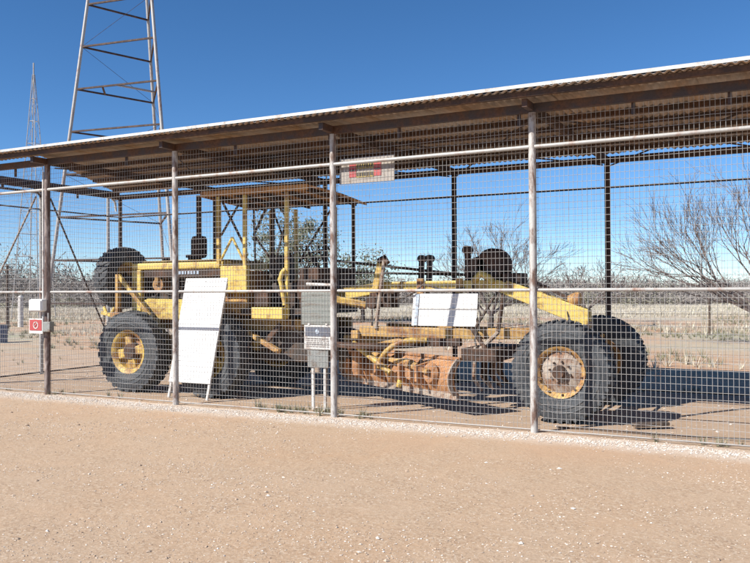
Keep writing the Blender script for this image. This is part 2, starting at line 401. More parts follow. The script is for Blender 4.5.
while u < U1+.3:
    b = MB(); e = min(u+2.38, U1+.42)
    b.box((u, VF-.012, ZB+.080), (e, VF-.008, ZB+.118)); b.box((u, VF-.008, ZB+.114), (e, VF+.55, ZB+.118)); fl = sh.part('eave_flashing', b, 'flash'); fk += 1; fl.location.y = .0025*(fk % 2)
    u += 2.38
# rails
for z, r_ in ((ZT, .024), (ZM, .020), (.035, .007)):
    for k in range(-1, 5):
        b = MB(); b.tube((k*S+.03, -.012 if r_ > .02 else .02, z), ((k+1)*S-.03, -.012 if r_ > .02 else .02, z), r_, n=10)
        sh.part('front_rail', b, 'galv', smooth=True)
for z in (ZT, ZM, .04):
    b = MB(); b.tube((U0, D, z), (U1, D, z), .016, n=8); sh.part('back_rail', b, 'post_dark', smooth=True)
    b = MB(); b.tube((U0, 0, z), (U0, D, z), .014, n=8); sh.part('end_rail', b, 'galv' if z == ZM else 'post_dark', smooth=True)
    b = MB(); b.tube((U1, 0, z), (U1, D, z), .014, n=8); sh.part('end_rail', b, 'post_dark', smooth=True)
# left end wall: beam, hangers, V brace, bent white pipe
b = MB(); b.box((U0-.03, .045, ZB-.005), (U0+.03, D-.04, ZB+.055)); sh.part('end_beam', b, 'steel_beam')
b = MB(); b.bar((U0-.05, .9, 3.60), (U0-.05, 2.05, 3.60), .03, .04); sh.part('end_strut', b, 'post_dark')
for v in (1.25, 3.05):
    b = MB(); b.box((U0-.05, v-.025, ZB-.18), (U0-.032, v+.025, ZB+.068)); sh.part('hanger', b, 'steel_beam')
for a, z0, c, z1 in ((1.95, 3.5, .72, 1.2), (2.3, 3.5, 3.9, .5)):
    b = MB(); b.tube((U0+.03, a, z0), (U0+.03, c, z1), .018, n=8); sh.part('end_brace', b, 'pale_rust' if a < 2 else 'post_dark', smooth=True)
b = MB(); b.bar((U0+.05, 1.78, 3.78), (U0+.05, 2.08, 3.48), .03, .03); sh.part('knee_brace', b, 'post_dark')
b = MB(); b.path([(U0-.06, 1.0, 3.71), (U0-.06, 2.3, 3.71), (U0-.06, 3.1, 3.77), (U0-.06, 3.6, 3.77), (U0-.06, 3.95, 3.73), (U0-.06, 4.12, 3.6), (U0-.06, 4.15, 3.4)], .022, 10); sh.part('bent_pipe', b, 'frame_white', smooth=True)
# wire mesh panels
def panel(p0, du, width, z0, z1, pu, pz, r, name, mat, seed):
    rnd = random.Random(seed); b = MB(); d = Vector(du); nrm = Vector((-d.y, d.x, 0))
    def off(t, z): return nrm*(.03*noise.noise((t*1.1+seed, z*1.0, seed*.7)))
    n = int(width/pu)
    for i in range(n+1):
        t = i*pu+rnd.uniform(-.0025, .0025); pts = []
        for j in range(9):
            z = z0+(z1-z0)*j/8; pts.append(Vector(p0)+d*t+off(t, z)+Vector((0, 0, z)))
        b.path(pts, r, 4, False)
    for i in range(int((z1-z0)/pz)+1):
        z = z0+i*pz+rnd.uniform(-.002, .002); pts = []
        for j in range(8):
            t = width*j/7; pts.append(Vector(p0)+d*t+off(t, z)+nrm*(2*r)+Vector((0, 0, z+.004*noise.noise((t*2, z*7, seed)))))
        b.path(pts, r, 4, False)
    o = b.build(name, mat, sh.o, fix=False); tag(o, kind='stuff'); return o
for k in range(-1, 5):
    panel((k*S, .030, 0), (1, 0, 0), S, .02, 3.66, .0508, .0762, .0021, 'mesh_panel', 'galv_wire', k+3)
for k in range(-1, 5):
    panel((k*S, D-.03, 0), (1, 0, 0), S, .02, 3.3, .1016, .1016, .0012, 'back_mesh_panel', 'galv_wire', k+20)
panel((U0, .05, 0), (0, 1, 0), 2.05, .02, 3.66, .1016, .1016, .0016, 'end_mesh_panel', 'galv_wire', 41)
panel((U0, 2.12, 0), (0, 1, 0), 2.05, .02, 3.66, .1016, .1016, .0016, 'end_mesh_panel', 'galv_wire', 42)
panel((U1, .05, 0), (0, 1, 0), 4.1, .02, 3.66, .1016, .1016, .0016, 'end_mesh_panel', 'galv_wire', 43)

# ------------------------------------------------------------------ road grader
CV = 1.8                                            # centre line
gd = G('road_grader', (4.6, CV, 0), 'old yellow road grader with rust, canopy and blade inside the mesh shelter', 'grader')
P_ = gd.part
def make_wheel(name, Rr, Wd, rim, front):
    b = MB(); w2 = Wd/2
    prof = [(rim-.02, -w2*.62), (rim+.03, -w2*.78), (rim+.10, -w2*.96), (rim+(Rr-rim)*.55, -w2), (Rr-.085, -w2*.95), (Rr-.045, -w2*.84), (Rr-.03, -w2*.5), (Rr-.026, 0),
            (Rr-.03, w2*.5), (Rr-.045, w2*.84), (Rr-.085, w2*.95), (rim+(Rr-rim)*.55, w2), (rim+.10, w2*.96), (rim+.03, w2*.78), (rim-.02, w2*.62)]
    b2 = MB(); d = -1                               # rim, origin at wheel centre, outer face at -y
    if front:
        b2.lathe([(rim, -w2*.80), (rim+.022, -w2*.86), (rim+.022, -w2*.74), (rim-.012, -w2*.62), (rim-.02, w2*.6), (rim+.035, w2*.8), (rim+.02, w2*.85), (rim-.035, w2*.6), (rim-.035, -w2*.6)], n=48)
    else:
        b2.lathe([(rim, -w2*.78), (rim+.04, -w2*.84), (rim+.04, -w2*.70), (rim-.01, -w2*.6), (rim-.02, w2*.6), (rim+.035, w2*.8), (rim+.02, w2*.85), (rim-.035, w2*.6), (rim-.035, -w2*.55)], n=48)
    wh = b2.build('wheel', 'yellow' if not front else 'yellow_rusty', None, 0, True)
    n = 26 if not front else 40
    b.lathe(prof, n=64)
    for i in range(n):                              # tread lugs
        for sgn in (-1, 1):
            t = 2*math.pi*(i+(.5 if sgn > 0 else 0))/n; hw = (.055 if not front else .028)
            dt = .17 if not front else .05
            def pt(r, y, tt): return (r*math.cos(tt), y, r*math.sin(tt))
            y0, y1 = sgn*w2*.06, sgn*w2*.90; a = hw/Rr
            ro = Rr; ri = Rr-.06
            vs = [pt(ri, y0, t-a), pt(ri, y0, t+a), pt(ri-.02, y1, t+dt+a), pt(ri-.02, y1, t+dt-a), pt(ro, y0, t-a*.7), pt(ro, y0, t+a*.7), pt(ro-.022, y1, t+dt+a*.7), pt(ro-.022, y1, t+dt-a*.7)]
            b.add(vs, [(0,1,2,3),(4,7,6,5),(0,4,5,1),(1,5,6,2),(2,6,7,3),(3,7,4,0)])
    for rr in (rim+.13, rim+.19):                   # sidewall rings
        b.lathe([(rr, -w2*1.0), (rr+.012, -w2*1.03), (rr+.024, -w2*1.0)], n=64, closed=False)
    ty = b.build('tyre', 'rubber', wh, 0, True)
    dk = MB()
    if front:
        dk.lathe([(rim-.03, -w2*.42), (rim-.06, -w2*.50), (.20, -w2*.60), (.14, -w2*.66), (.10, -w2*.70), (.0005, -w2*.70), (.0005, -w2*.3), (rim-.03, -w2*.3)], n=40)
        dd = dk.build('wheel_disc', 'pale_rust', wh, 0, True)
        hb = MB(); hb.lathe([(.085, -w2*.6), (.085, -w2*1.0), (.065, -w2*1.12), (.0005, -w2*1.12)], n=20, closed=False)
        for i in range(8):
            t = 2*math.pi*i/8; hb.tube((.13*math.cos(t), -w2*.6, .13*math.sin(t)), (.13*math.cos(t), -w2*.82, .13*math.sin(t)), .014, n=6)
        hb.build('hub', 'rust', wh, 0, True)
        cl0 = None
        for i in range(10):
            t = 2*math.pi*i/10
            if cl0 is None:
                lg = MB(); lg.tube((0, -w2*.5, 0), (0, -w2*.86, 0), .013, n=6); cl0 = lg.build('rim_clamp', 'rust', wh, 0, True); o_ = cl0
            else: o_ = cl0.copy(); C.objects.link(o_); o_.parent = wh
            o_.location = ((rim-.02)*math.cos(t), 0, (rim-.02)*math.sin(t))
    else:
        dk.lathe([(rim-.03, -w2*.05), (.17, -w2*.2), (.17, w2*.1), (rim-.03, w2*.1)], n=40)
        dk.build('wheel_disc', 'yellow_rusty', wh, 0, True)
        for i in range(4):                          # cast spokes
            t = 2*math.pi*i/4+.5; c, s_ = math.cos(t), math.sin(t); sp = MB()
            sp.bar((.10*c, -w2*.35, .10*s_), ((rim-.035)*c, -w2*.30, (rim-.035)*s_), .13, .10, (0, 1, 0), 0, .17, .09)
            sp.build('spoke', 'yellow', wh, .02)
        hb = MB(); hb.lathe([(.15, 0), (.15, -w2*.5), (.11, -w2*.72), (.0005, -w2*.72)], n=24, closed=False); hb.build('hub', 'rust', wh, 0, True)
    return wh
rear = make_wheel('wheel', .67, .38, .315, False)
rear.parent = gd.o
def put(wobj, u, v, z, rz=0, ry=0, fresh=True):
    o = copy_tree(wobj, gd.o) if fresh else wobj
    o.location = Vector((u, v, z))-gd.l; o.rotation_euler = (0, ry, rz); return o
put(rear, 1.02, .86, .655, 0, .3, False)
put(rear, 2.62, .86, .655, 0, 1.1); put(rear, 1.02, 2*CV-.86, .655, math.pi, .2); put(rear, 2.62, 2*CV-.86, .655, math.pi, .9)
fr = make_wheel('wheel', .64, .36, .295, True); fr.parent = gd.o
put(fr, 8.05, .86, .625, R(-3), .2, False); put(fr, 8.12, 2*CV-.86, .625, math.pi-R(3), .5)
spare = put(rear, -.12, 1.75, 1.87, R(-90), .4); spare.scale = (.84, .9, .84)
# tandem cases and rear frame
for v0, v1 in ((1.08, 1.24), (2*CV-1.24, 2*CV-1.08)):
    b = MB(); b.prism([(.80, .5), (2.84, .5), (2.9, .66), (2.84, .82), (2.1, .92), (1.55, .92), (.8, .82), (.74, .66)], v0, v1); P_('tandem_case', b, 'yellow_rusty', .02)
for v in (1.35, 2*CV-1.35):
    b = MB(); b.box((.1, v-.05, 1.0), (4.3, v+.05, 1.2)); P_('frame_rail', b, 'yellow_rusty', .008)
b = MB(); b.lathe([(.12, -.35), (.12, .35), (.0005, .35), (.0005, -.35)], (1.82, CV, .72), n=20); b.box((1.55, CV-.38, .55), (2.1, CV+.38, 1.0)); P_('rear_axle_housing', b, 'dark', .02)
# engine bay
b = MB(); b.box((.98, 1.45, 1.22), (2.5, 2.15, 1.88)); b.box((1.1, 1.36, 1.4), (1.9, 1.47, 1.62))
for i in range(6): b.tube((1.15+i*.22, 1.40, 1.62), (1.15+i*.22, 1.40, 1.80), .035, n=8)
b.tube((.75, 1.30, 1.86), (2.1, 1.30, 1.86), .03, n=8); P_('engine_block', b, 'dark', .015)
b = MB(); b.lathe([(.0005, -.1), (.11, -.1), (.11, .1), (.0005, .1)], (1.28, 1.22, 1.74), n=16); b.tube((1.28, 1.12, 1.86), (1.28, 1.12, 1.74), .05, n=8); P_('air_filter', b, 'yellow_rusty', 0, True)
b = MB(); b.tube((1.6, 1.2, 1.4), (1.6, 1.2, 1.72), .07, n=12); P_('oil_filter', b, 'rust', 0, True)
b = MB()
b.box((.72, 1.12, 1.99), (2.62, 2.48, 2.10)); P_('hood', b, 'yellow_bright', .02)
b = MB(); b.box((.85, 1.20, 2.102), (2.5, 2.4, 2.14)); P_('hood_ridge', b, 'yellow', .015)
b = MB(); b.prism([(.93, 1.17), (2.3, 1.17), (2.3, 1.49), (1.05, 1.51), (.93, 1.47)], 1.13, 1.16); P_('side_panel', b, 'yellow_bright', .006)
b = MB(); b.prism([(.93, 1.17), (2.3, 1.17), (2.3, 1.49), (.93, 1.51)], 2.44, 2.47); P_('side_panel', b, 'yellow_bright', .006)
for v in (1.11, 2.40):
    b = MB(); b.box((.72, v, 1.17), (.915, v+.09, 1.988)); P_('radiator_post', b, 'yellow_bright', .012)
b = MB(); b.box((.75, 1.2, 1.25), (.90, 2.4, 1.98)); P_('radiator_core', b, 'dark', .01)
for i in range(14):
    pass
b = MB(); b.bar((.53, 1.0, 1.90), (1.27, 1.0, 1.18), .05, .07); P_('rear_brace', b, 'yellow', .008)
b = MB(); b.bar((.52, 1.0, 1.92), (.52, 1.0, 1.28), .06, .08); P_('bumper_post', b, 'yellow_rusty', .008)
b = MB(); b.bar((.52, 2.6, 1.92), (.52, 2.6, 1.28), .06, .08); P_('bumper_post', b, 'yellow_rusty', .008)
b = MB(); b.box((.35, .97, 1.20), (.70, 2.63, 1.28)); P_('rear_carrier', b, 'yellow_rusty', .008)
b = MB(); b.path([(.10, 1.1, 1.36), (.2, 1.05, 1.25), (.33, 1.02, 1.22), (.42, 1.02, 1.36)], .03, 8); b.bar((.08, 1.1, 1.27), (.36, 1.1, 1.22), .12, .05); P_('tow_hook', b, 'yellow_bright', 0, True)
b = MB(); b.bar((-.1, 1.75, 1.86), (.75, 1.75, 1.86), .10, .10); P_('spare_bracket', b, 'dark', .01)
b = MB()
for i in range(8): b.box((1.68+i*.062, 1.098, 1.905), (1.68+i*.062+(.042 if i % 3 else .03), 1.104, 1.958))
P_('hood_lettering', b, 'pale_blue')
b = MB(); b.box((1.0, 1.106, 1.86), (2.6, 1.119, 1.985)); P_('hood_side', b, 'rust', .004)
# exhaust
b = MB(); b.tube((1.60, 1.78, 2.09), (1.60, 1.78, 2.2), .045, n=14); b.tube((1.60, 1.78, 2.55), (1.60, 1.78, 3.26), .045, n=14); P_('exhaust_stack', b, 'rust', 0, True)
b = MB(); b.lathe([(.0005, 2.18), (.11, 2.20), (.135, 2.25), (.135, 2.50), (.11, 2.56), (.0005, 2.58)], (1.60, 1.78, 0), 'z', 20); P_('muffler', b, 'rust', 0, True)
b = MB(); b.tube((1.2, 2.1, 2.09), (1.2, 2.1, 2.24), .09, n=14); b.tube((1.2, 2.1, 2.22), (1.2, 2.1, 2.27), .13, n=14); P_('air_cleaner', b, 'dark', 0, True)
b = MB(); b.tube((.85, 1.8, 2.1), (.85, 1.8, 2.2), .07, n=12); P_('radiator_cap', b, 'dark', 0, True)
# canopy
can = MB(); cz = 2.98
vs = []
for u, dz in ((2.33, 0), (3.0, .012), (4.28, 0), (4.46, -.05)):
    for v, z in ((.98, 3.19), (1.7, 3.165), (2.5, 3.09)): vs.append((u, v, z+dz))
vs += [(a, b_, c_-.035) for a, b_, c_ in vs]
fs = []
for i in range(3):
    for j in range(2):
        q = (i*3+j, i*3+j+1, (i+1)*3+j+1, (i+1)*3+j); fs += [q, tuple(k_+12 for k_ in q[::-1])]
for i in range(3): fs += [(i*3, (i+1)*3, (i+1)*3+12, i*3+12), (i*3+2, i*3+14, (i+1)*3+14, (i+1)*3+2)]
for j in range(2): fs += [(j, j+12, j+13, j+1), (9+j, 10+j, 22+j, 21+j)]
can.add(vs, fs); canopy = P_('canopy', can, 'canopy', .006)
b = MB(); b.bar((2.33, .965, 3.15), (4.30, .965, 3.15), .025, .09); P_('canopy_edge', b, 'canopy', .004)
b = MB(); b.bar((2.315, .96, 3.15), (2.315, 2.5, 3.055), .025, .08); P_('canopy_edge', b, 'canopy', .004)
for i in range(5):
    b = MB(); u = 2.5+i*.44; b.bar((u, .99, 3.125), (u, 2.48, 3.035), .04, .06) ; P_('canopy_rib', b, 'rust')
for v in (1.0, 2.42):
    for u, z0, mt_ in ((2.64, 2.0, 'yellow'), (3.14, 1.6, 'yellow_bright'), (3.905, 1.25, 'yellow_bright')):
        b = MB(); b.bar((u, v, z0), (u, v, 3.10 if v < 2 else 3.0), .055, .055); P_('canopy_post', b, mt_, .005)
for u, v in ((3.1, 1.8), (4.25, 2.42)):
    b = MB(); b.bar((u, v, 1.6), (u, v, 3.02), .05, .05); P_('canopy_post', b, 'rust', .005)
def rod(name, a, c, r_, mt_, n=8): b = MB(); b.tube(a, c, r_, n=n); return P_(name, b, mt_, 0, True)
for a, c, r_, k_ in (((2.67, 1.0, 2.1), (2.9, 1.0, 2.46), .02, 'yellow_bright'), ((3.11, 1.0, 2.1), (2.9, 1.0, 2.46), .02, 'yellow_bright'),
        ((2.67, 1.01, 3.08), (3.1, 1.01, 2.36), .02, 'rust'), ((3.1, 1.01, 3.08), (2.68, 1.01, 2.5), .018, 'rust'), ((3.16, 1.2, 3.05), (2.75, 1.8, 2.1), .018, 'rust'),
        ((3.16, 1.2, 2.5), (3.5, 1.2, 3.08), .02, 'dark'), ((3.16, 1.2, 2.5), (3.45, 1.2, 2.15), .018, 'rust'), ((3.88, 1.01, 2.75), (3.62, 1.01, 3.06), .016, 'dark'), ((3.88, 1.01, 2.65), (3.7, 1.01, 2.1), .016, 'dark'),
        ((2.68, 2.41, 3.0), (3.1, 2.41, 2.1), .018, 'rust'), ((3.2, 2.41, 2.1), (3.86, 2.41, 3.0), .018, 'rust')):
    rod('cab_brace', a, c, r_, k_)
# operator platform
b = MB(); b.box((2.69, .965, 1.60), (3.19, 1.06, 2.02)); P_('cab_panel', b, 'yellow_bright', .012)
b = MB(); b.box((2.66, 1.07, 1.25), (3.12, 2.5, 1.95)); P_('fuel_tank', b, 'yellow_rusty', .04)
b = MB(); b.box((3.02, 1.05, 1.28), (4.25, 2.55, 1.36)); P_('cab_floor', b, 'dark', .006)
b = MB(); b.box((3.35, .86, 1.215), (3.91, 1.04, 1.385)); P_('step_plate', b, 'yellow_bright', .012)
b = MB(); b.box((3.35, .95, 1.40), (3.60, 1.04, 1.60)); P_('tool_locker', b, 'rust', .01)
b = MB(); b.box((3.27, 1.5, 1.62), (3.75, 2.1, 1.76)); b.box((3.22, 1.5, 1.76), (3.33, 2.1, 2.2)); P_('seat', b, 'dark', .035)
b = MB(); b.box((3.28, 1.55, 1.36), (3.7, 2.05, 1.62)); P_('seat_base', b, 'rust', .01)
b = MB(); b.box((3.95, 1.25, 1.36), (4.3, 2.35, 1.98)); b.box((4.0, 1.1, 1.5), (4.28, 1.26, 1.8)); P_('console', b, 'rust', .02)
b = MB(); b.lathe([(.21, -.012), (.222, 0), (.21, .012), (.198, 0)], (0, 0, 0), 'z', 28)
for i in range(3): t = i*2.09; b.tube((0, 0, 0), (.2*math.cos(t), .2*math.sin(t), 0), .01, n=6)
sw = b.build('steering_wheel', 'dark', gd.o, 0, True); sw.location = Vector((3.86, CV, 2.17))-gd.l; sw.rotation_euler = (0, R(-28), 0)
rod('steering_column', (3.87, CV, 2.16), (4.05, CV, 1.8), .025, 'dark')
for i in range(10):
    v = 1.3+i*.1+(.05 if i > 4 else 0); x = 3.98+.03*(i % 3)
    b = MB(); b.tube((x+.06, v, 1.95), (x-.12+.04*random.random(), v, 2.26+.08*random.random()), .009, n=6); b.lathe([(.0005, 2.30), (.02, 2.31), (.02, 2.33), (.0005, 2.345)], (x-.11, v, 0), 'z', 8); P_('control_lever', b, 'dark', 0, True)
b = MB(); b.path([(3.90, .95, 1.42), (3.85, .94, 1.70), (3.82, .94, 1.80), (3.86, .94, 1.90), (3.90, .96, 1.95)], .035, 10); P_('grab_handle', b, 'yellow_bright', 0, True)
b = MB(); b.box((4.165, .98, 1.13), (4.665, 1.10, 1.61))
tb = P_('tool_box', b, 'grey_green', .012)
rod('hand_rail', (4.22, 1.05, 1.73), (4.72, 1.05, 1.71), .022, 'frame_white')
b = MB(); b.box((2.95, 1.25, .55), (4.35, 2.35, 1.02)); b.lathe([(.25, 0), (.25, .3), (.0005, .3), (.0005, 0)], (4.3, CV, .8), 'x', 20); P_('transmission_housing', b, 'dark', .03)
b = MB(); b.bar((3.0, 1.1, 1.05), (3.75, 1.02, .72), .08, .07); P_('side_link', b, 'yellow_rusty', .008)
b = MB(); b.bar((3.35, 1.1, .75), (3.75, 1.05, 1.12), .05, .08); P_('side_link', b, 'rust', .008)
b = MB(); b.box((3.0, 1.12, .72), (3.35, 1.2, .86)); P_('mount_plate', b, 'yellow', .008)
# backbone and gooseneck
b = MB()
for v0, v1 in ((1.62, 1.74), (1.86, 1.98)):
    b.prism([(4.2, 1.44), (5.2, 1.60), (6.9, 1.62), (7.15, 1.55), (8.10, 1.16), (8.16, 1.18), (8.16, 1.36), (7.2, 1.71), (6.95, 1.77), (5.2, 1.755), (4.2, 1.64)], v0, v1)
b.prism([(4.2, 1.47), (5.2, 1.63), (6.9, 1.65), (7.15, 1.58), (8.1, 1.2), (8.1, 1.34), (7.2, 1.68), (6.95, 1.74), (5.2, 1.72), (4.2, 1.6)], 1.74, 1.86)
P_('backbone_beam', b, 'yellow_bright', .012)
b = MB(); b.prism([(7.02, 1.585), (8.12, 1.15), (8.20, 1.18), (8.20, 1.37), (8.1, 1.40), (7.1, 1.76)], 1.57, 1.618); P_('gooseneck_plate', b, 'yellow_bright', .01)
for u in (5.05, 5.75, 6.35):
    b = MB(); b.box((u, 1.585, 1.55), (u+.10, 1.617, 1.80)); P_('beam_clamp', b, 'yellow_rusty', .006)
b = MB(); b.bar((4.3, 1.38, 1.53), (5.0, 1.45, 1.41), .08, .11); P_('side_stay', b, 'yellow', .01)
# lower drawbar
b = MB(); b.bar((4.95, 1.35, 1.04), (6.35, 1.50, 1.02), .10, .15); b.bar((6.35, 1.5, 1.02), (7.6, CV, 1.03), .10, .15); P_('drawbar', b, 'yellow_rusty', .01)
b = MB(); b.bar((4.95, 2.25, 1.04), (6.35, 2.10, 1.02), .10, .15); b.bar((6.35, 2.1, 1.02), (7.6, CV, 1.03), .10, .15); P_('drawbar', b, 'yellow_rusty', .01)
b = MB(); b.bar((4.9, 1.25, .99), (4.9, 2.35, .99), .12, .12); P_('drawbar_cross', b, 'yellow_rusty', .01)
b = MB(); b.lathe([(.72, .80), (.72, .88), (.60, .88), (.60, .80)], (5.05, CV, 0), 'z', 48); P_('turning_circle', b, 'rust', 0, True)
# blade: seen from behind, near end towards the front right
bl0 = Vector((4.30, 2.04, 0)); bl1 = Vector((6.72, .66, 0)); bd = (bl1-bl0).normalized(); bn = Vector((-bd.y, bd.x, 0))
if bn.x < 0: bn = -bn                                # forward (concave) side
def bladept(t, s_): # s_ 0..1 bottom to top
    z = .27+.47*s_; bul = .115*(1-(2*s_-1)**2)
    return bl0+bd*t-bn*(bul-.06*s_-.03)+Vector((0, 0, z))
L = (bl1-bl0).length
b = MB(); ns = 12; vs = []; fs = []
for side in (0, 1):
    for i in range(ns+1):
        for t in (0, L):
            p = bladept(t, i/ns); vs.append(p+bn*(.022*side))
k = 2*(ns+1)
for i in range(ns):
    a = 2*i; fs += [(a, a+1, a+3, a+2), (a+k, a+k+2, a+k+3, a+k+1), (a, a+2, a+k+2, a+k), (a+1, a+1+k, a+3+k, a+3)]
fs += [(0, k, k+1, 1), (2*ns, 2*ns+1, 2*ns+1+k, 2*ns+k)]
b.add(vs, fs); blade = P_('blade', b, 'orange_rust', 0, True)
b = MB(); p0 = bladept(0, 0); p1 = bladept(L, 0); b.bar(p0, p1, .026, .13); P_('cutting_edge', b, 'pale_rust', .004)
b = MB(); b.bar(bladept(-.0, 1)-bn*.02, bladept(L, 1)-bn*.02, .05, .04); P_('blade_top_rib', b, 'orange_rust', .006)
for t in (.02, L-.03):
    b = MB(); vs = [bladept(t, i/8)-bn*.012 for i in range(9)]+[bladept(t, i/8)-bn*.075 for i in range(9)]
    vs2 = [v_+bd*.025 for v_ in vs]; n9 = 9
    fs = [(i, i+1, i+10, i+9) for i in range(8)]; fs += [tuple(q+18 for q in f_[::-1]) for f_ in fs]
    fs += [(i+9, i+10, i+28, i+27) for i in range(8)]+[(i+1, i, i+18, i+19) for i in range(8)]+[(0, 9, 27, 18), (17, 8, 26, 35)]
    b.add(vs+vs2, fs); P_('end_bit', b, 'pale_rust', 0)
for t in (.55, 1.15, 1.75, 2.15):                    # stiffening brackets on the back
    b = MB(); q = [bladept(t, s_)-bn*.004 for s_ in (.08, .3, .55, .85)]+[bladept(t, .75)-bn*.20, bladept(t, .3)-bn*.16]
    vs = q+[v_+bd*.05 for v_ in q]
    b.add(vs, [(0,1,2,3,4,5), (11,10,9,8,7,6)]+[(i, (i+6), (i+1) % 6+6, (i+1) % 6) for i in range(6)]); P_('blade_bracket', b, 'orange_rust', .006)
for t in (1.9, 2.35):
    b = MB(); c0 = bladept(t, .55)-bn*.02; b.lathe([(.0005, -.05), (.12, -.05), (.15, .0), (.12, .05), (.0005, .05)], (0, 0, 0), 'y', 20)
    ang = math.atan2(bd.y, bd.x); ca, sa = math.cos(ang), math.sin(ang)
    b.v = [(x*ca-y*sa+c0.x, x*sa+y*ca+c0.y, z+c0.z) for x, y, z in b.v]; P_('pivot_cap', b, 'orange_rust', 0, True)
b = MB(); b.bar(bladept(.9, .92)-bn*.12, bladept(2.4, .62)-bn*.12, .06, .06); P_('slide_rail', b, 'yellow_rusty', .01)
# curved circle arms and struts over the blade
b = MB(); b.path([(6.0, 1.36, .93), (5.8, 1.27, .925), (5.66, 1.23, .90), (5.54, 1.2, .84), (5.44, 1.19, .75), (5.36, 1.2, .65), (5.31, 1.25, .53)], .042, 10); P_('circle_arm', b, 'yellow', 0, True)
b = MB(); b.path([(4.86, 1.30, .86), (5.2, 1.22, .67), (5.54, 1.14, .47)], .045, 10); P_('blade_strut', b, 'yellow', 0, True)
b = MB(); b.bar((5.72, 1.02, .29), (5.78, 1.08, .62), .08, .05); P_('blade_strut', b, 'yellow_bright', .01)
b = MB(); b.bar((4.58, 1.55, .905), (5.6, 1.42, .88), .10, .12); P_('circle_beam', b, 'yellow_rusty', .012)
b = MB(); b.bar((5.6, 1.42, .88), (6.50, 1.40, .91), .09, .11); P_('circle_beam', b, 'rust', .012)
b = MB(); b.bar((4.62, 1.60, .86), (4.46, 1.80, .42), .06, .12); P_('blade_strut', b, 'orange_rust', .008)
b = MB(); b.tube((4.82, 1.52, .38), (4.80, 1.50, .74), .08, n=14); P_('side_shift_cylinder', b, 'orange_rust', 0, True)
b = MB(); b.path([(6.05, .92, .60), (5.85, 1.02, .66), (5.62, 1.12, .64)], .04, 10); P_('tilt_link', b, 'yellow_rusty', 0, True)
# lift arms and links
b = MB(); b.bar((5.12, 1.5, 1.62), (5.22, 1.5, 2.06), .06, .10); P_('lift_bracket', b, 'yellow', .01)
b = MB(); b.path([(5.22, 1.44, 2.06), (5.32, 1.40, 2.10), (5.38, 1.38, 2.02)], .045, 10); P_('lift_crank', b, 'rust', 0, True)
rod('lift_link', (5.33, 1.38, 2.06), (5.22, 1.32, 1.08), .028, 'pale_rust')
for u in (5.62, 5.75):
    b = MB(); b.bar((u, 2.02, 1.70), (u+.02, 2.02, 2.08), .07, .08); b.tube((u+.02, 1.96, 2.10), (u+.02, 2.1, 2.10), .055, n=12); P_('lift_bracket', b, 'dark', .008)
rod('lift_link', (5.7, 2.2, 2.05), (5.55, 2.3, 1.08), .028, 'rust')
rod('control_shaft', (4.2, 1.86, 2.10), (6.62, 1.86, 1.82), .02, 'dark'); rod('control_shaft', (4.25, 1.98, 1.92), (6.62, 1.98, 1.84), .018, 'rust')
b = MB(); b.box((5.0, 1.55, 1.38), (5.45, 1.64, 1.60)); b.tube((5.1, 1.4, 1.45), (5.1, 1.6, 1.45), .09, n=14); b.tube((5.35, 1.42, 1.52), (5.35, 1.6, 1.52), .07, n=14); P_('gear_housing', b, 'rust', .01)
# front gear drums and steering post
b = MB(); b.lathe([(.0005, -.16), (.20, -.16), (.235, -.10), (.235, .10), (.20, .16), (.0005, .16)], (6.83, 1.86, 1.98), 'y', 28)
for i in range(12):
    t = i*math.pi/6; b.tube((6.83+.17*math.cos(t), 1.685, 1.98+.17*math.sin(t)), (6.83+.17*math.cos(t), 1.71, 1.98+.17*math.sin(t)), .016, n=6)
P_('gear_drum', b, 'rust', 0, True)
b = MB(); b.lathe([(.0005, -.12), (.13, -.12), (.15, 0), (.13, .12), (.0005, .12)], (6.62, 1.82, 1.96), 'y', 22); P_('gear_drum', b, 'dark', 0, True)
b = MB(); b.bar((6.47, 1.78, 1.7), (6.46, 1.78, 2.22), .07, .09); b.tube((6.46, 1.7, 2.2), (6.46, 1.86, 2.2), .06, n=12); P_('steering_post', b, 'rust', .01)
b = MB(); b.path([(6.62, 1.62, 1.76), (6.72, 1.6, 1.86), (6.84, 1.6, 1.80), (6.9, 1.6, 1.72)], .05, 10); P_('guard_loop', b, 'yellow_bright', 0, True)
b = MB(); b.box((7.02, 1.62, 1.72), (7.28, 1.95, 1.86)); b.tube((7.1, 1.7, 1.86), (7.1, 1.7, 1.94), .04, n=8); P_('valve_block', b, 'rust', .015)
for a, c, r_, k_ in (((6.55, 1.62, 1.62), (6.75, 1.45, 1.08), .02, 'dark'), ((6.95, 1.62, 1.60), (6.70, 1.45, 1.12), .02, 'dark'), ((7.05, 1.6, 1.6), (7.0, 1.5, 1.05), .028, 'rust'), ((6.62, 1.5, 1.1), (6.95, 1.3, .75), .03, 'rust'), ((7.0, 1.5, 1.05), (6.7, 1.3, .72), .03, 'pale_rust')):
    rod('linkage_rod', a, c, r_, k_)
# scarifier
b = MB(); b.box((6.55, 1.25, .66), (7.05, 2.4, .84)); P_('scarifier_block', b, 'rust', .02)
for i in range(7):
    v = 1.3+i*.17; b = MB(); b.bar((6.75+.1*(i % 2), v, .86), (6.72+.1*(i % 2), v, .42), .035, .07); b.bar((6.72+.1*(i % 2), v, .43), (6.84+.1*(i % 2), v, .27), .03, .06, (0, 0, 1), 0, .012, .03); P_('scarifier_tooth', b, 'pale_rust' if i % 3 == 0 else 'rust', .004)
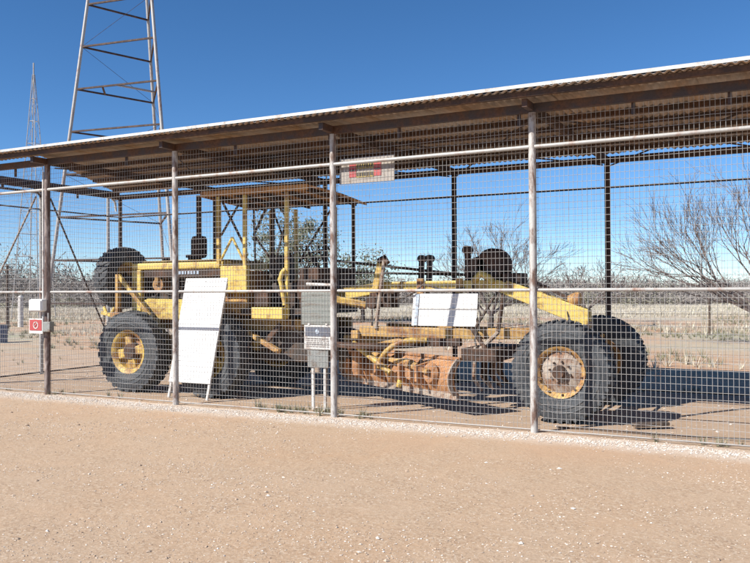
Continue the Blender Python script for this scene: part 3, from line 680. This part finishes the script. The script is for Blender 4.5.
# front axle
b = MB(); b.bar((8.07, 1.08, .66), (8.07, 2.52, .66), .16, .18); P_('front_axle', b, 'yellow_rusty', .02)
b = MB(); b.bar((8.07, CV, .7), (8.07, CV, 1.2), .22, .26); P_('axle_pivot', b, 'yellow', .02)
for v in (1.06, 2.54):
    b = MB(); b.bar((8.07, v, .42), (8.07, v, 1.0), .12, .12); b.tube((8.07, v-.14, .63), (8.07, v+.14, .63), .07, n=12); P_('kingpin', b, 'rust', .015)
rod('tie_rod', (7.86, 1.08, .6), (7.86, 2.52, .6), .025, 'rust'); rod('lean_rod', (8.2, 1.1, .98), (8.2, 2.5, .98), .025, 'yellow_rusty')
b = MB(); b.lathe([(.0005, -.10), (.05, -.10), (.09, -.02), (.095, .05), (.085, .06), (.0005, .05)], (8.02, 1.66, 1.50), 'x', 20); b.bar((8.0, 1.66, 1.38), (8.0, 1.66, 1.45), .04, .04); P_('headlight', b, 'yellow_rusty', 0, True)
b = MB(); b.bar((7.45, 1.63, 1.75), (7.95, 1.66, 1.50), .04, .04); P_('light_bracket', b, 'rust', .004)

for pts in ([(4.3, 1.5, 1.7), (4.7, 1.45, 1.5), (5.05, 1.42, 1.52)], [(5.45, 1.5, 1.5), (5.9, 1.5, 1.72), (6.5, 1.55, 1.66)], [(6.6, 1.6, 1.7), (6.75, 1.5, 1.3), (6.7, 1.4, .95), (6.8, 1.32, .8)],
            [(1.1, 1.18, 1.55), (1.3, 1.14, 1.66), (1.7, 1.16, 1.6), (2.2, 1.18, 1.78)], [(3.95, 1.1, 1.4), (4.0, 1.0, 1.1), (4.3, 1.15, .9)], [(7.1, 1.6, 1.8), (7.5, 1.62, 1.72), (7.9, 1.6, 1.45), (8.05, 1.5, 1.0)]):
    b = MB(); q = [Vector(p) for p in pts]; o_ = []
    for i in range(len(q)-1):
        for t in range(6): o_.append(q[i].lerp(q[i+1], t/6)+Vector((0, 0, -.05*math.sin(math.pi*t/6))))
    b.path(o_+[q[-1]], .014, 7); P_('hose', b, 'dark', 0, True)
# ------------------------------------------------------------------ boards and signs
wb = empty('display_board', (2.39, .52, 0)); tag(wb, 'tall blank white board on two legs leaning behind the fence beside the rear wheels', 'board')
def lean_pt(a, h): return Vector((a+.145*h, .088*h, h))
def lean_box(name, a0, a1, h0, h1, t0, t1, mat, bev=.004):
    nn = Vector((0, 1, -.088)); b = MB()
    vs = [lean_pt(a, h)+nn*t for t in (t0, t1) for a, h in ((a0, h0), (a1, h0), (a1, h1), (a0, h1))]
    b.add(vs, [(0,1,2,3), (7,6,5,4), (0,4,5,1), (1,5,6,2), (2,6,7,3), (3,7,4,0)]); return b.build(name, mat, wb, bev)
lean_box('board_panel', -.40, .40, .24, 1.83, 0, .016, 'board')
for a in (-.395, .35): lean_box('leg', a, a+.04, -.06, 1.75, .019, .05, 'frame_white')
for h in (.5, 1.5): lean_box('cross_bar', -.352, .347, h, h+.05, .020, .045, 'frame_white')
for a in (-.36, 0, .36):
    for h in (.30, 1.0, 1.77): lean_box('screw_head', a-.006, a+.006, h, h+.012, -.003, -.0005, 'text_grey', 0)
ss = G('sign_stand', (4.80, .42, 0), 'small grey framed information sign on two legs beside fence post', 'sign')
for u in (4.71, 4.90):
    b = MB(); b.box((u-.018, .41, -.15), (u+.018, .445, .70)); ss.part('leg', b, 'frame_white', .004)
b = MB(); b.box((4.59, .385, .83), (5.03, .42, 1.16)); fb = ss.part('sign_panel', b, 'frame_white', .008)
b = MB(); b.box((4.615, .378, 1.01), (5.005, .384, 1.135)); ss.part('picture_field', b, 'blue_grey')
b = MB(); b.lathe([(.0005, -.002), (.032, -.002), (.032, .002), (.0005, .002)], (4.81, .375, 1.075), 'y', 16); ss.part('emblem', b, 'pale_blue')
b = MB(); rr = random.Random(3)
for r_ in range(5):
    x = 4.63
    while x < 4.98:
        w_ = rr.uniform(.02, .06); b.box((x, .3805, .862+r_*.027), (min(x+w_, 4.99), .3845, .876+r_*.027)); x += w_+.012
ss.part('text_rows', b, 'text_grey')
b = MB(); b.box((4.64, .39, .58), (4.97, .425, .815)); ss.part('lower_panel', b, 'grey_panel', .006)
for u in (4.67, 4.95):
    b = MB(); b.box((u-.015, .375, 1.161), (u+.015, .42, 1.185)); ss.part('frame_clip', b, 'frame_white', .003)
# hanging sign
hs = G('hanging_sign', (5.74, .07, 3.18), 'faded beige sign with red ends hung under the top rail', 'sign')
b = MB(); b.box((5.35, .06, 3.01), (6.14, .08, 3.34)); hs.part('sign_panel', b, 'beige', .004)
for u0, u1 in ((5.50, 5.60), (5.86, 5.96)):
    b = MB(); b.box((u0, .054, 3.09), (u1, .058, 3.26)); hs.part('red_patch', b, 'red')
b = MB(); b.box((5.605, .054, 3.19), (5.855, .058, 3.275)); b.box((5.605, .054, 3.08), (5.855, .058, 3.15)); hs.part('yellow_patch', b, 'olive')
b = MB(); x = 5.615
for i in range(7):
    b.box((x, .049, 3.10), (x+.022, .053, 3.14)); b.box((x+.004, .049, 3.21), (x+.02, .053, 3.255)); x += .034
b.box((5.51, .049, 3.165), (5.59, .053, 3.185), ); b.box((5.87, .049, 3.165), (5.95, .053, 3.185)); hs.part('lettering', b, 'ink')
for u in (5.42, 6.09):
    b = MB(); b.path([(u, .075, 3.34), (u, .06, 3.30), (u, .02, 3.25), (u, -.03, 3.27), (u, .02, 3.30)], .004, 6); hs.part('tie_wire', b, 'dark')
# white board resting against the backbone of the grader
b = MB(); mbp = G('white_panel', (6.2, 1.45, 1.18), 'white rectangular board propped on the grader beam above the blade', 'board')
b.add([(5.72, 1.46, 1.125), (6.70, 1.46, 1.125), (6.70, 1.54, 1.58), (5.72, 1.54, 1.58), (5.72, 1.475, 1.125), (6.70, 1.475, 1.125), (6.70, 1.555, 1.58), (5.72, 1.555, 1.58)], [(0,1,2,3), (7,6,5,4), (0,4,5,1), (1,5,6,2), (2,6,7,3), (3,7,4,0)])
mbp.part('sign_panel', b, 'board', .003)
b = MB(); b.bar((5.79, 1.45, 1.13), (5.79, 1.53, 1.57), .05, .012, (0, 1, 0)); mbp.part('shade_strip', b, 'pale_blue')  # pale blue strip paints the bluish shade on the board's left part
b = MB(); b.bar((5.72, 1.495, 1.37), (6.70, 1.495, 1.37), .010, .012); mbp.part('batten', b, 'frame_white')
# meter box, warning sign, switch box on the corner post
mx = G('meter_box', (-.1, -.09, 1.35), 'white rounded meter box on the rusty corner post', 'meter box')
b = MB(); b.box((-.27, -.14, 1.32), (.03, -.02, 1.52)); mx.part('box_body', b, 'board', .03)
b = MB(); b.box((-.25, -.149, 1.34), (.01, -.142, 1.50)); mx.part('box_door', b, 'board', .006)
rs = G('warning_sign', (-.1, -.09, 1.0), 'small red and white warning plate below the meter box', 'sign')
b = MB(); b.box((-.28, -.12, .97), (.03, -.11, 1.21)); rs.part('plate', b, 'frame_white', .003)
b = MB(); b.box((-.26, -.126, 1.02), (.01, -.121, 1.19)); rs.part('red_field', b, 'red')
b = MB(); b.lathe([(.045, -.002), (.058, -.002), (.058, .002), (.045, .002)], (-.12, -.129, 1.105), 'y', 20); b.bar((-.15, -.129, 1.075), (-.09, -.129, 1.135), .004, .012, (0, 1, 0)); rs.part('symbol', b, 'frame_white')
sb = G('switch_box', (.1, -.08, 1.0), 'grey switch box on the corner post beside the red plate', 'switch box')
b = MB(); b.box((.04, -.13, 1.0), (.20, -.04, 1.16)); sb.part('box_body', b, 'grey_panel', .01)
b = MB(); b.tube((.12, -.085, 1.16), (.12, -.085, 1.3), .014, n=8); sb.part('conduit', b, 'galv', 0, True)

# ------------------------------------------------------------------ towers and poles behind
tw = G('windmill_tower', (-8.06, 10.03, 0), 'tall three-legged steel windmill tower rising behind the shelter roof', 'tower')
tc = Vector((-8.06, 10.03)); lv = [Vector((-9.33, 9.04)), Vector((-6.34, 9.46)), Vector((-8.52, 11.6))]
def leg(i, z): s_ = (20.5-z)/12.5; q = tc+(lv[i]-tc)*s_; return Vector((q.x, q.y, z))
for i in range(3):
    b = MB(); a, c = leg(i, -.3), leg(i, 17.5); b.tube(a, c, .055, .05, 10); tw.part('leg', b, 'galv', 0, True)
for k in range(12):
    z = 1.25+1.345*k
    for i in range(3):
        b = MB(); b.bar(leg(i, z), leg((i+1) % 3, z), .05, .05); tw.part('girt', b, 'post_dark', 0)
    if k < 11:
        i = k % 3; b = MB(); b.tube(leg(i, z), leg((i+1) % 3, z+1.345), .006, n=5); tw.part('stay_wire', b, 'post_dark')
b = MB(); a = leg(0, 7.98); c = leg(1, 7.98); d_ = leg(2, 7.98); b.bar(a.lerp(c, .5), d_.lerp(c, .5), .06, .05); tw.part('ladder_bar', b, 'galv')
b = MB(); b.bar(a.lerp(c, .33), a.lerp(d_, .36)-Vector((0, 0, .0)), .05, .05); tw.part('ladder_bar', b, 'post_dark')
b = MB(); b.lathe([(.0005, 17.5), (.55, 17.5), (.55, 17.56), (.0005, 17.56)], (-8.06, 10.03, 0), 'z', 16); tw.part('platform', b, 'timber')
st = G('lattice_tower', (-29.6, 24.2, 0), 'slim distant lattice tower left of the big windmill tower', 'tower')
def sleg(i, z):
    s_ = max(.05, (14.7-z)/14.7)*1.25; a = (i*2+1)*math.pi/4+.3; return Vector((-29.6+s_*math.cos(a), 24.2+s_*math.sin(a), z))
for i in range(4):
    b = MB(); b.tube(sleg(i, -.2), sleg(i, 14.6), .035, .022, 6); st.part('leg', b, 'galv')
for k in range(10):
    z = 1+1.35*k
    for i in range(4):
        b = MB(); b.bar(sleg(i, z), sleg((i+1) % 4, z), .025, .025); st.part('girt', b, 'galv')
        b = MB(); b.tube(sleg(i, z), sleg((i+1) % 4, z+1.3), .012, n=4); st.part('stay', b, 'galv')
b = MB(); b.tube((-29.6, 24.2, 14.3), (-29.6, 24.2, 15.3), .04, n=6) ; st.part('top_head', b, 'galv')
pl = G('steel_pole', (-6.05, 7.17, 0), 'thin pale upright pole behind the left back corner', 'pole')
b = MB(); b.tube((-6.05, 7.17, -.2), (-6.05, 7.17, 4.2), .05, .045, 10); pl.part('shaft', b, 'galv', 0, True)
b = MB(); b.lathe([(.0005, 4.2), (.06, 4.2), (.06, 4.24), (.0005, 4.27)], (-6.05, 7.17, 0), 'z', 10); pl.part('cap', b, 'galv', 0, True)
wp = G('marker_post', (-20.3, 15.8, 0), 'short pale post in the paddock at far left', 'post')
b = MB(); b.tube((-20.3, 15.8, -.2), (-20.3, 15.8, 1.35), .12, .11, 12); wp.part('shaft', b, 'frame_white', 0, True)
b = MB(); b.lathe([(.0005, 1.35), (.125, 1.35), (.10, 1.42), (.0005, 1.45)], (-20.3, 15.8, 0), 'z', 12); wp.part('cap', b, 'frame_white', 0, True)
dp = G('timber_post', (-17.2, 12.7, 0), 'dark timber pole at the far left edge of the paddock', 'post')
b = MB(); b.tube((-17.2, 12.7, -.2), (-17.2, 12.7, 2.7), .075, .06, 10); dp.part('shaft', b, 'timber', 0, True)
b = MB(); b.bar((-17.45, 12.7, 2.5), (-16.95, 12.7, 2.5), .06, .08); dp.part('cross_arm', b, 'timber')
dr = G('plastic_drum', (-12.0, 8.35, 0), 'low blue grey drum standing at the left picture edge', 'drum')
b = MB(); b.lathe([(.0005, -.05), (.27, -.05), (.29, .05), (.29, .32), (.31, .34), (.29, .36), (.29, .62), (.31, .64), (.29, .66), (.28, .88), (.0005, .9)], (-12.0, 8.35, 0), 'z', 24); dr.part('barrel', b, 'plastic_blue', 0, True)
b = MB(); b.lathe([(.29, .89), (.305, .89), (.305, .93), (.29, .93)], (-12.0, 8.35, 0), 'z', 24); dr.part('lid_ring', b, 'dark', 0, True); dr.o.scale = (.8, .8, .62)
# wire stock fence across the paddock
sf = G('stock_fence', (-10, 17, 0), 'wire stock fence with thin posts across the paddock behind', 'fence')
fpts = [(-34, 13.0), (-28, 14.2), (-22, 15.5), (-16, 16.6), (-10, 17.6), (-4, 18.8), (2, 20.0), (8, 21.2), (14, 22.4), (20, 23.6)]
for x, y in fpts:
    b = MB(); b.tube((x, y, -.2), (x+.02, y, 1.25), .04, .035, 7); sf.part('fence_post', b, 'timber', 0, True)
for h in (.35, .7, 1.1):
    b = MB(); b.path([(x, y-.04, h+.02*((i*7) % 3)) for i, (x, y) in enumerate(fpts)], .006, 4); sf.part('fence_wire', b, 'post_dark')

# ------------------------------------------------------------------ vegetation
def grow(b, p, d, ln, r, depth, rnd, spread, up, minr, twigs, out):
    n = 3; pts = [p]; rad = [r]; q = p.copy(); dd = d.copy()
    for i in range(n):
        dd = (dd+Vector((rnd.gauss(0, .13), rnd.gauss(0, .13), rnd.gauss(0, .10)+up*.06))).normalized(); q = q+dd*ln/n; pts.append(q.copy()); rad.append(max(minr, r*(1-.36*(i+1)/n)))
    b.path(pts, rad, 6 if r > .03 else (4 if r > .012 else 3), False)
    if depth == 0: out.append((q.copy(), dd.copy())); return
    k = rnd.choice((2, 3, 3)) if depth > 1 else twigs
    for i in range(k):
        t = rnd.uniform(.35, 1) if i else 1.0; j = min(n-1, int(t*n)); s_ = pts[j].lerp(pts[j+1], t*n-j) if t < 1 else pts[-1]
        ax = Vector((rnd.gauss(0, 1), rnd.gauss(0, 1), rnd.gauss(0, .8))); ax = (ax-dd*ax.dot(dd)).normalized()
        nd = (dd+ax*rnd.uniform(.5, 1.1)*spread+Vector((0, 0, up*.18))).normalized()
        grow(b, s_, nd, ln*rnd.uniform(.6, .86), max(minr, r*rnd.uniform(.48, .66)), depth-1, rnd, spread, up, minr, twigs, out)
def bare_tree(name, label, base, limbs, depth, r0, ln, seed, minr=.006, spread=.7, twigs=4, trunk=None, group=None):
    rnd = random.Random(seed); t = empty(name, base); tag(t, label, 'tree', group)
    b = MB(); c = MB(); out = []; O = Vector((0, 0, 0))
    tr = [Vector(q) for q in (trunk or [(0, 0, -.2), (.05, 0, .5)])]
    b.path(tr, [r0*1.25]+[r0]*(len(tr)-1), 9, False)
    for d in limbs: grow(c, tr[-1].copy(), Vector(d).normalized(), ln*rnd.uniform(.85, 1.1), r0*.52, depth, rnd, spread, .6, minr, twigs, out)
    b.build('trunk', 'bark', t, 0, True, fix=False); c.build('crown', 'twig', t, fix=False)
    return t, out
# leaning bare tree at the right, its limbs reaching left over the paddock
rv = Vector((.889, .459, 0)); fv = Vector((-.459, .889, 0))     # screen right / away at the right-hand trees
def dirv(x, z, y=0): return rv*x+fv*y+Vector((0, 0, z))
t1, _ = bare_tree('bare_tree', 'leafless grey tree leaning in from the right behind the shelter', (10.35, 15.7, 0),
    [dirv(-.9, .95, -.1), dirv(-.62, 1.0, .3), dirv(-.3, 1, -.3), dirv(.15, 1, .3), dirv(.6, .9, 0), dirv(-1.0, .55, .35), dirv(-.75, .9, .5), dirv(-.15, 1, .1)], 5, .085, 1.7, 11, .004, .55, 4,
    [(0, 0, -.25), tuple(dirv(-.18, .32)), tuple(dirv(-.42, .72))])
t2, _ = bare_tree('bare_tree', 'low twiggy leafless tree behind the grader front, above the white board', (-1.1, 24.4, 0),
    [dirv(-.8, .9), dirv(-.35, 1, .3), dirv(.1, 1, -.3), dirv(.5, .95, .2), dirv(.9, .8), dirv(-1.1, .5), dirv(1.2, .55, -.2)], 5, .11, 1.42, 23, .0055, .6, 4)
t3, _ = bare_tree('bare_tree', 'far leafless tree between the two right back posts', (1.6, 30.5, 0),
    [dirv(-.6, 1), dirv(0, 1, .3), dirv(.6, .9, -.2), dirv(1, .6)], 4, .09, 1.05, 31, .007, .6, 4)
def leafy(name, label, base, h, rx, rz, n, seed, mat, size, cat='tree', trunk=True):
    rnd = random.Random(seed); t = empty(name, base); tag(t, label, cat)
    b = MB(); out = []
    for i in range(5):
        a = i*1.257+rnd.random(); grow(b, Vector((0, 0, h*.16)), Vector((math.cos(a)*.7, math.sin(a)*.7, 1)).normalized(), h*.24, .07, 3, rnd, .6, .5, .012, 3, out)
    b.path([(0, 0, -.2), (0, 0, h*.18)], [.13, .1], 8, False); b.build('trunk', 'bark', t, 0, True, fix=False)
    c = MB(); cl = []
    for i in range(46):
        while True:
            q = Vector((rnd.uniform(-1, 1), rnd.uniform(-1, 1), rnd.uniform(-1, 1)))
            if .25 < q.length < 1: break
        cl.append((Vector((q.x*rx, q.y*rx, h-rz+q.z*rz)), rnd.uniform(.28, .62)))
    for i in range(n):
        ctr, rr_ = cl[rnd.randrange(len(cl))] if i % 4 else (rnd.choice(out)[0], .4)
        p = ctr+Vector((rnd.gauss(0, rr_*.55), rnd.gauss(0, rr_*.55), rnd.gauss(0, rr_*.42)))
        x = Vector((rnd.gauss(0, 1), rnd.gauss(0, 1), rnd.gauss(0, 1))).normalized(); y = x.orthogonal().normalized(); s_ = size*rnd.uniform(.6, 1.3)
        c.add([p-x*s_, p+y*s_*.35, p+x*s_, p-y*s_*.35], [(0, 1, 2, 3)])
    c.build('crown', mat, t, fix=False); return t
leafy('evergreen_tree', 'grey green leafy tree seen through the canopy posts', (-11.6, 24.7, 0), 5.9, 2.3, 2.1, 5200, 5, 'leaf', .085)
leafy('evergreen_tree', 'low olive tree just right of the canopy, behind the console', (-8.6, 26.6, 0), 3.6, 1.9, 1.2, 3000, 6, 'leaf', .085)
# far thorn scrub reading as one grey mass
def scrub(name, mat, n, fn, label, seed, size):
    rnd = random.Random(seed); b = MB()
    for i in range(n):
        x, y, h, wd = fn(rnd); z = gh(x, y)
        for k in range(84):
            a = rnd.random()*6.28; t = rnd.random()**.5; e = rnd.random()
            p = Vector((x+math.cos(a)*wd*t, y+math.sin(a)*wd*t, z+h*(.05+.95*e*(1-.5*t*t))))
            d = Vector((rnd.gauss(0, 1), rnd.gauss(0, 1), rnd.gauss(.2, .8))).normalized(); q = d.orthogonal().normalized(); s_ = size*rnd.uniform(.6, 1.5)
            b.add([p-d*s_-q*s_*.15, p-d*s_+q*s_*.15, p+d*s_], [(0, 1, 2)])
    tag(b.build(name, mat, fix=False), label, 'scrub', kind='stuff')
def band(d0, d1, h0, h1, x0, x1):                    # bearing range in picture columns -> world
    def f(rnd):
        d = rnd.uniform(d0, d1); s_ = rnd.uniform(x0, x1)
        q = Vector((10.5476, -8.9751, 0))+(Vector((-.4603, .8878, 0))+Vector((.8878, .4603, 0))*s_)*d
        cl = .35+1.1*max(0, noise.noise((q.x*.06, q.y*.06, 5))+.45)
        return q.x, q.y, rnd.uniform(h0, h1)*cl, rnd.uniform(.8, 1.9)
    return f
scrub('thorn_scrub', 'scrub', 3800, band(75, 150, 1.7, 3.3, -.75, .75), 'distant grey thorn scrub along the horizon', 51, .26)
scrub('tall_scrub', 'scrub', 1000, band(95, 170, 3.5, 5.5, -.85, -.25), 'taller hazy scrub on the left horizon', 52, .34)
scrub('olive_scrub', 'scrub_green', 420, band(70, 130, 1.0, 2.2, -.75, .75), 'olive bushes among the distant scrub', 53, .24)
def tufts(name, mat, spots, h0, h1, label, cat, blades=7, seed=1, lean=.5):
    rnd = random.Random(seed); b = MB()
    for (x, y) in spots:
        z = gh(x, y); s_ = rnd.uniform(h0, h1)
        for k in range(blades):
            a = rnd.random()*6.28; c_, s2 = math.cos(a), math.sin(a); w_ = s_*.035+.002; l_ = s_*rnd.uniform(.5, 1.1); o = rnd.uniform(.1, lean)*s_
            px, py = x+c_*s_*.12, y+s2*s_*.12
            b.add([(px-s2*w_, py+c_*w_, z-.01), (px+s2*w_, py-c_*w_, z-.01), (px+c_*o, py+s2*o, z+l_)], [(0, 1, 2)])
    tag(b.build(name, mat, fix=False), label, cat, kind='stuff')
rnd = random.Random(77); sp = []
while len(sp) < 14000:
    d = rnd.uniform(16, 80); s_ = rnd.uniform(-.7, .7); q = Vector((10.5476, -8.9751, 0))+(Vector((-.4603, .8878, 0))+Vector((.8878, .4603, 0))*s_)*d
    if q.y < 6.2: continue
    k = noise.noise((q.x*.10, q.y*.10, 2))+(.75 if 44 < d < 72 else -.05)
    if rnd.random() < k+.15: sp.append((q.x, q.y))
tufts('dry_grass', 'dry', sp, .10, .34, 'bleached dry grass tufts across the paddock', 'grass', 11, 3, .8)
sp2 = []
while len(sp2) < 2600:
    d = rnd.uniform(17, 60); s_ = rnd.uniform(-.7, .7); q = Vector((10.5476, -8.9751, 0))+(Vector((-.4603, .8878, 0))+Vector((.8878, .4603, 0))*s_)*d
    if q.y > 7 and noise.noise((q.x*.16, q.y*.16, 8)) > .12: sp2.append((q.x, q.y))
tufts('paddock_weeds', 'weed', sp2, .08, .26, 'patches of grey green weeds on the red paddock soil', 'weeds', 12, 9, .9)
sp = []
for i in range(14):
    x = rnd.uniform(-6, 13); m_ = rnd.choice((1, 1, 2, 6))
    for k in range(m_): sp.append((x+rnd.gauss(0, .12), rnd.gauss(.12, .09)))
for i in range(46): sp.append((rnd.gauss(4.6, .35), rnd.gauss(.18, .1)))
for i in range(90): sp.append((rnd.uniform(-9, 13), rnd.gauss(D+.3, .5)))
tufts('fence_weeds', 'weed', sp, .05, .15, 'dusty weeds at the foot of the mesh', 'weeds', 12, 4, .7)
# debris: dropped cable along the fence foot and timber offcuts
b = MB(); b.path([(8.1+i*.36, .35+.04*math.sin(i*1.3)+i*.02, .022) for i in range(14)], .010, 6)
tag(b.build('loose_cable', 'dark', None, 0, True), 'thin dark cable lying on soil right of the front wheel', 'cable')
b = MB(); b.bar((8.9, .72, .05), (9.25, .95, .06), .12, .04); tag(b.build('timber_block', 'timber', None, .006), 'short timber block on the soil beside the front tyre', 'timber')
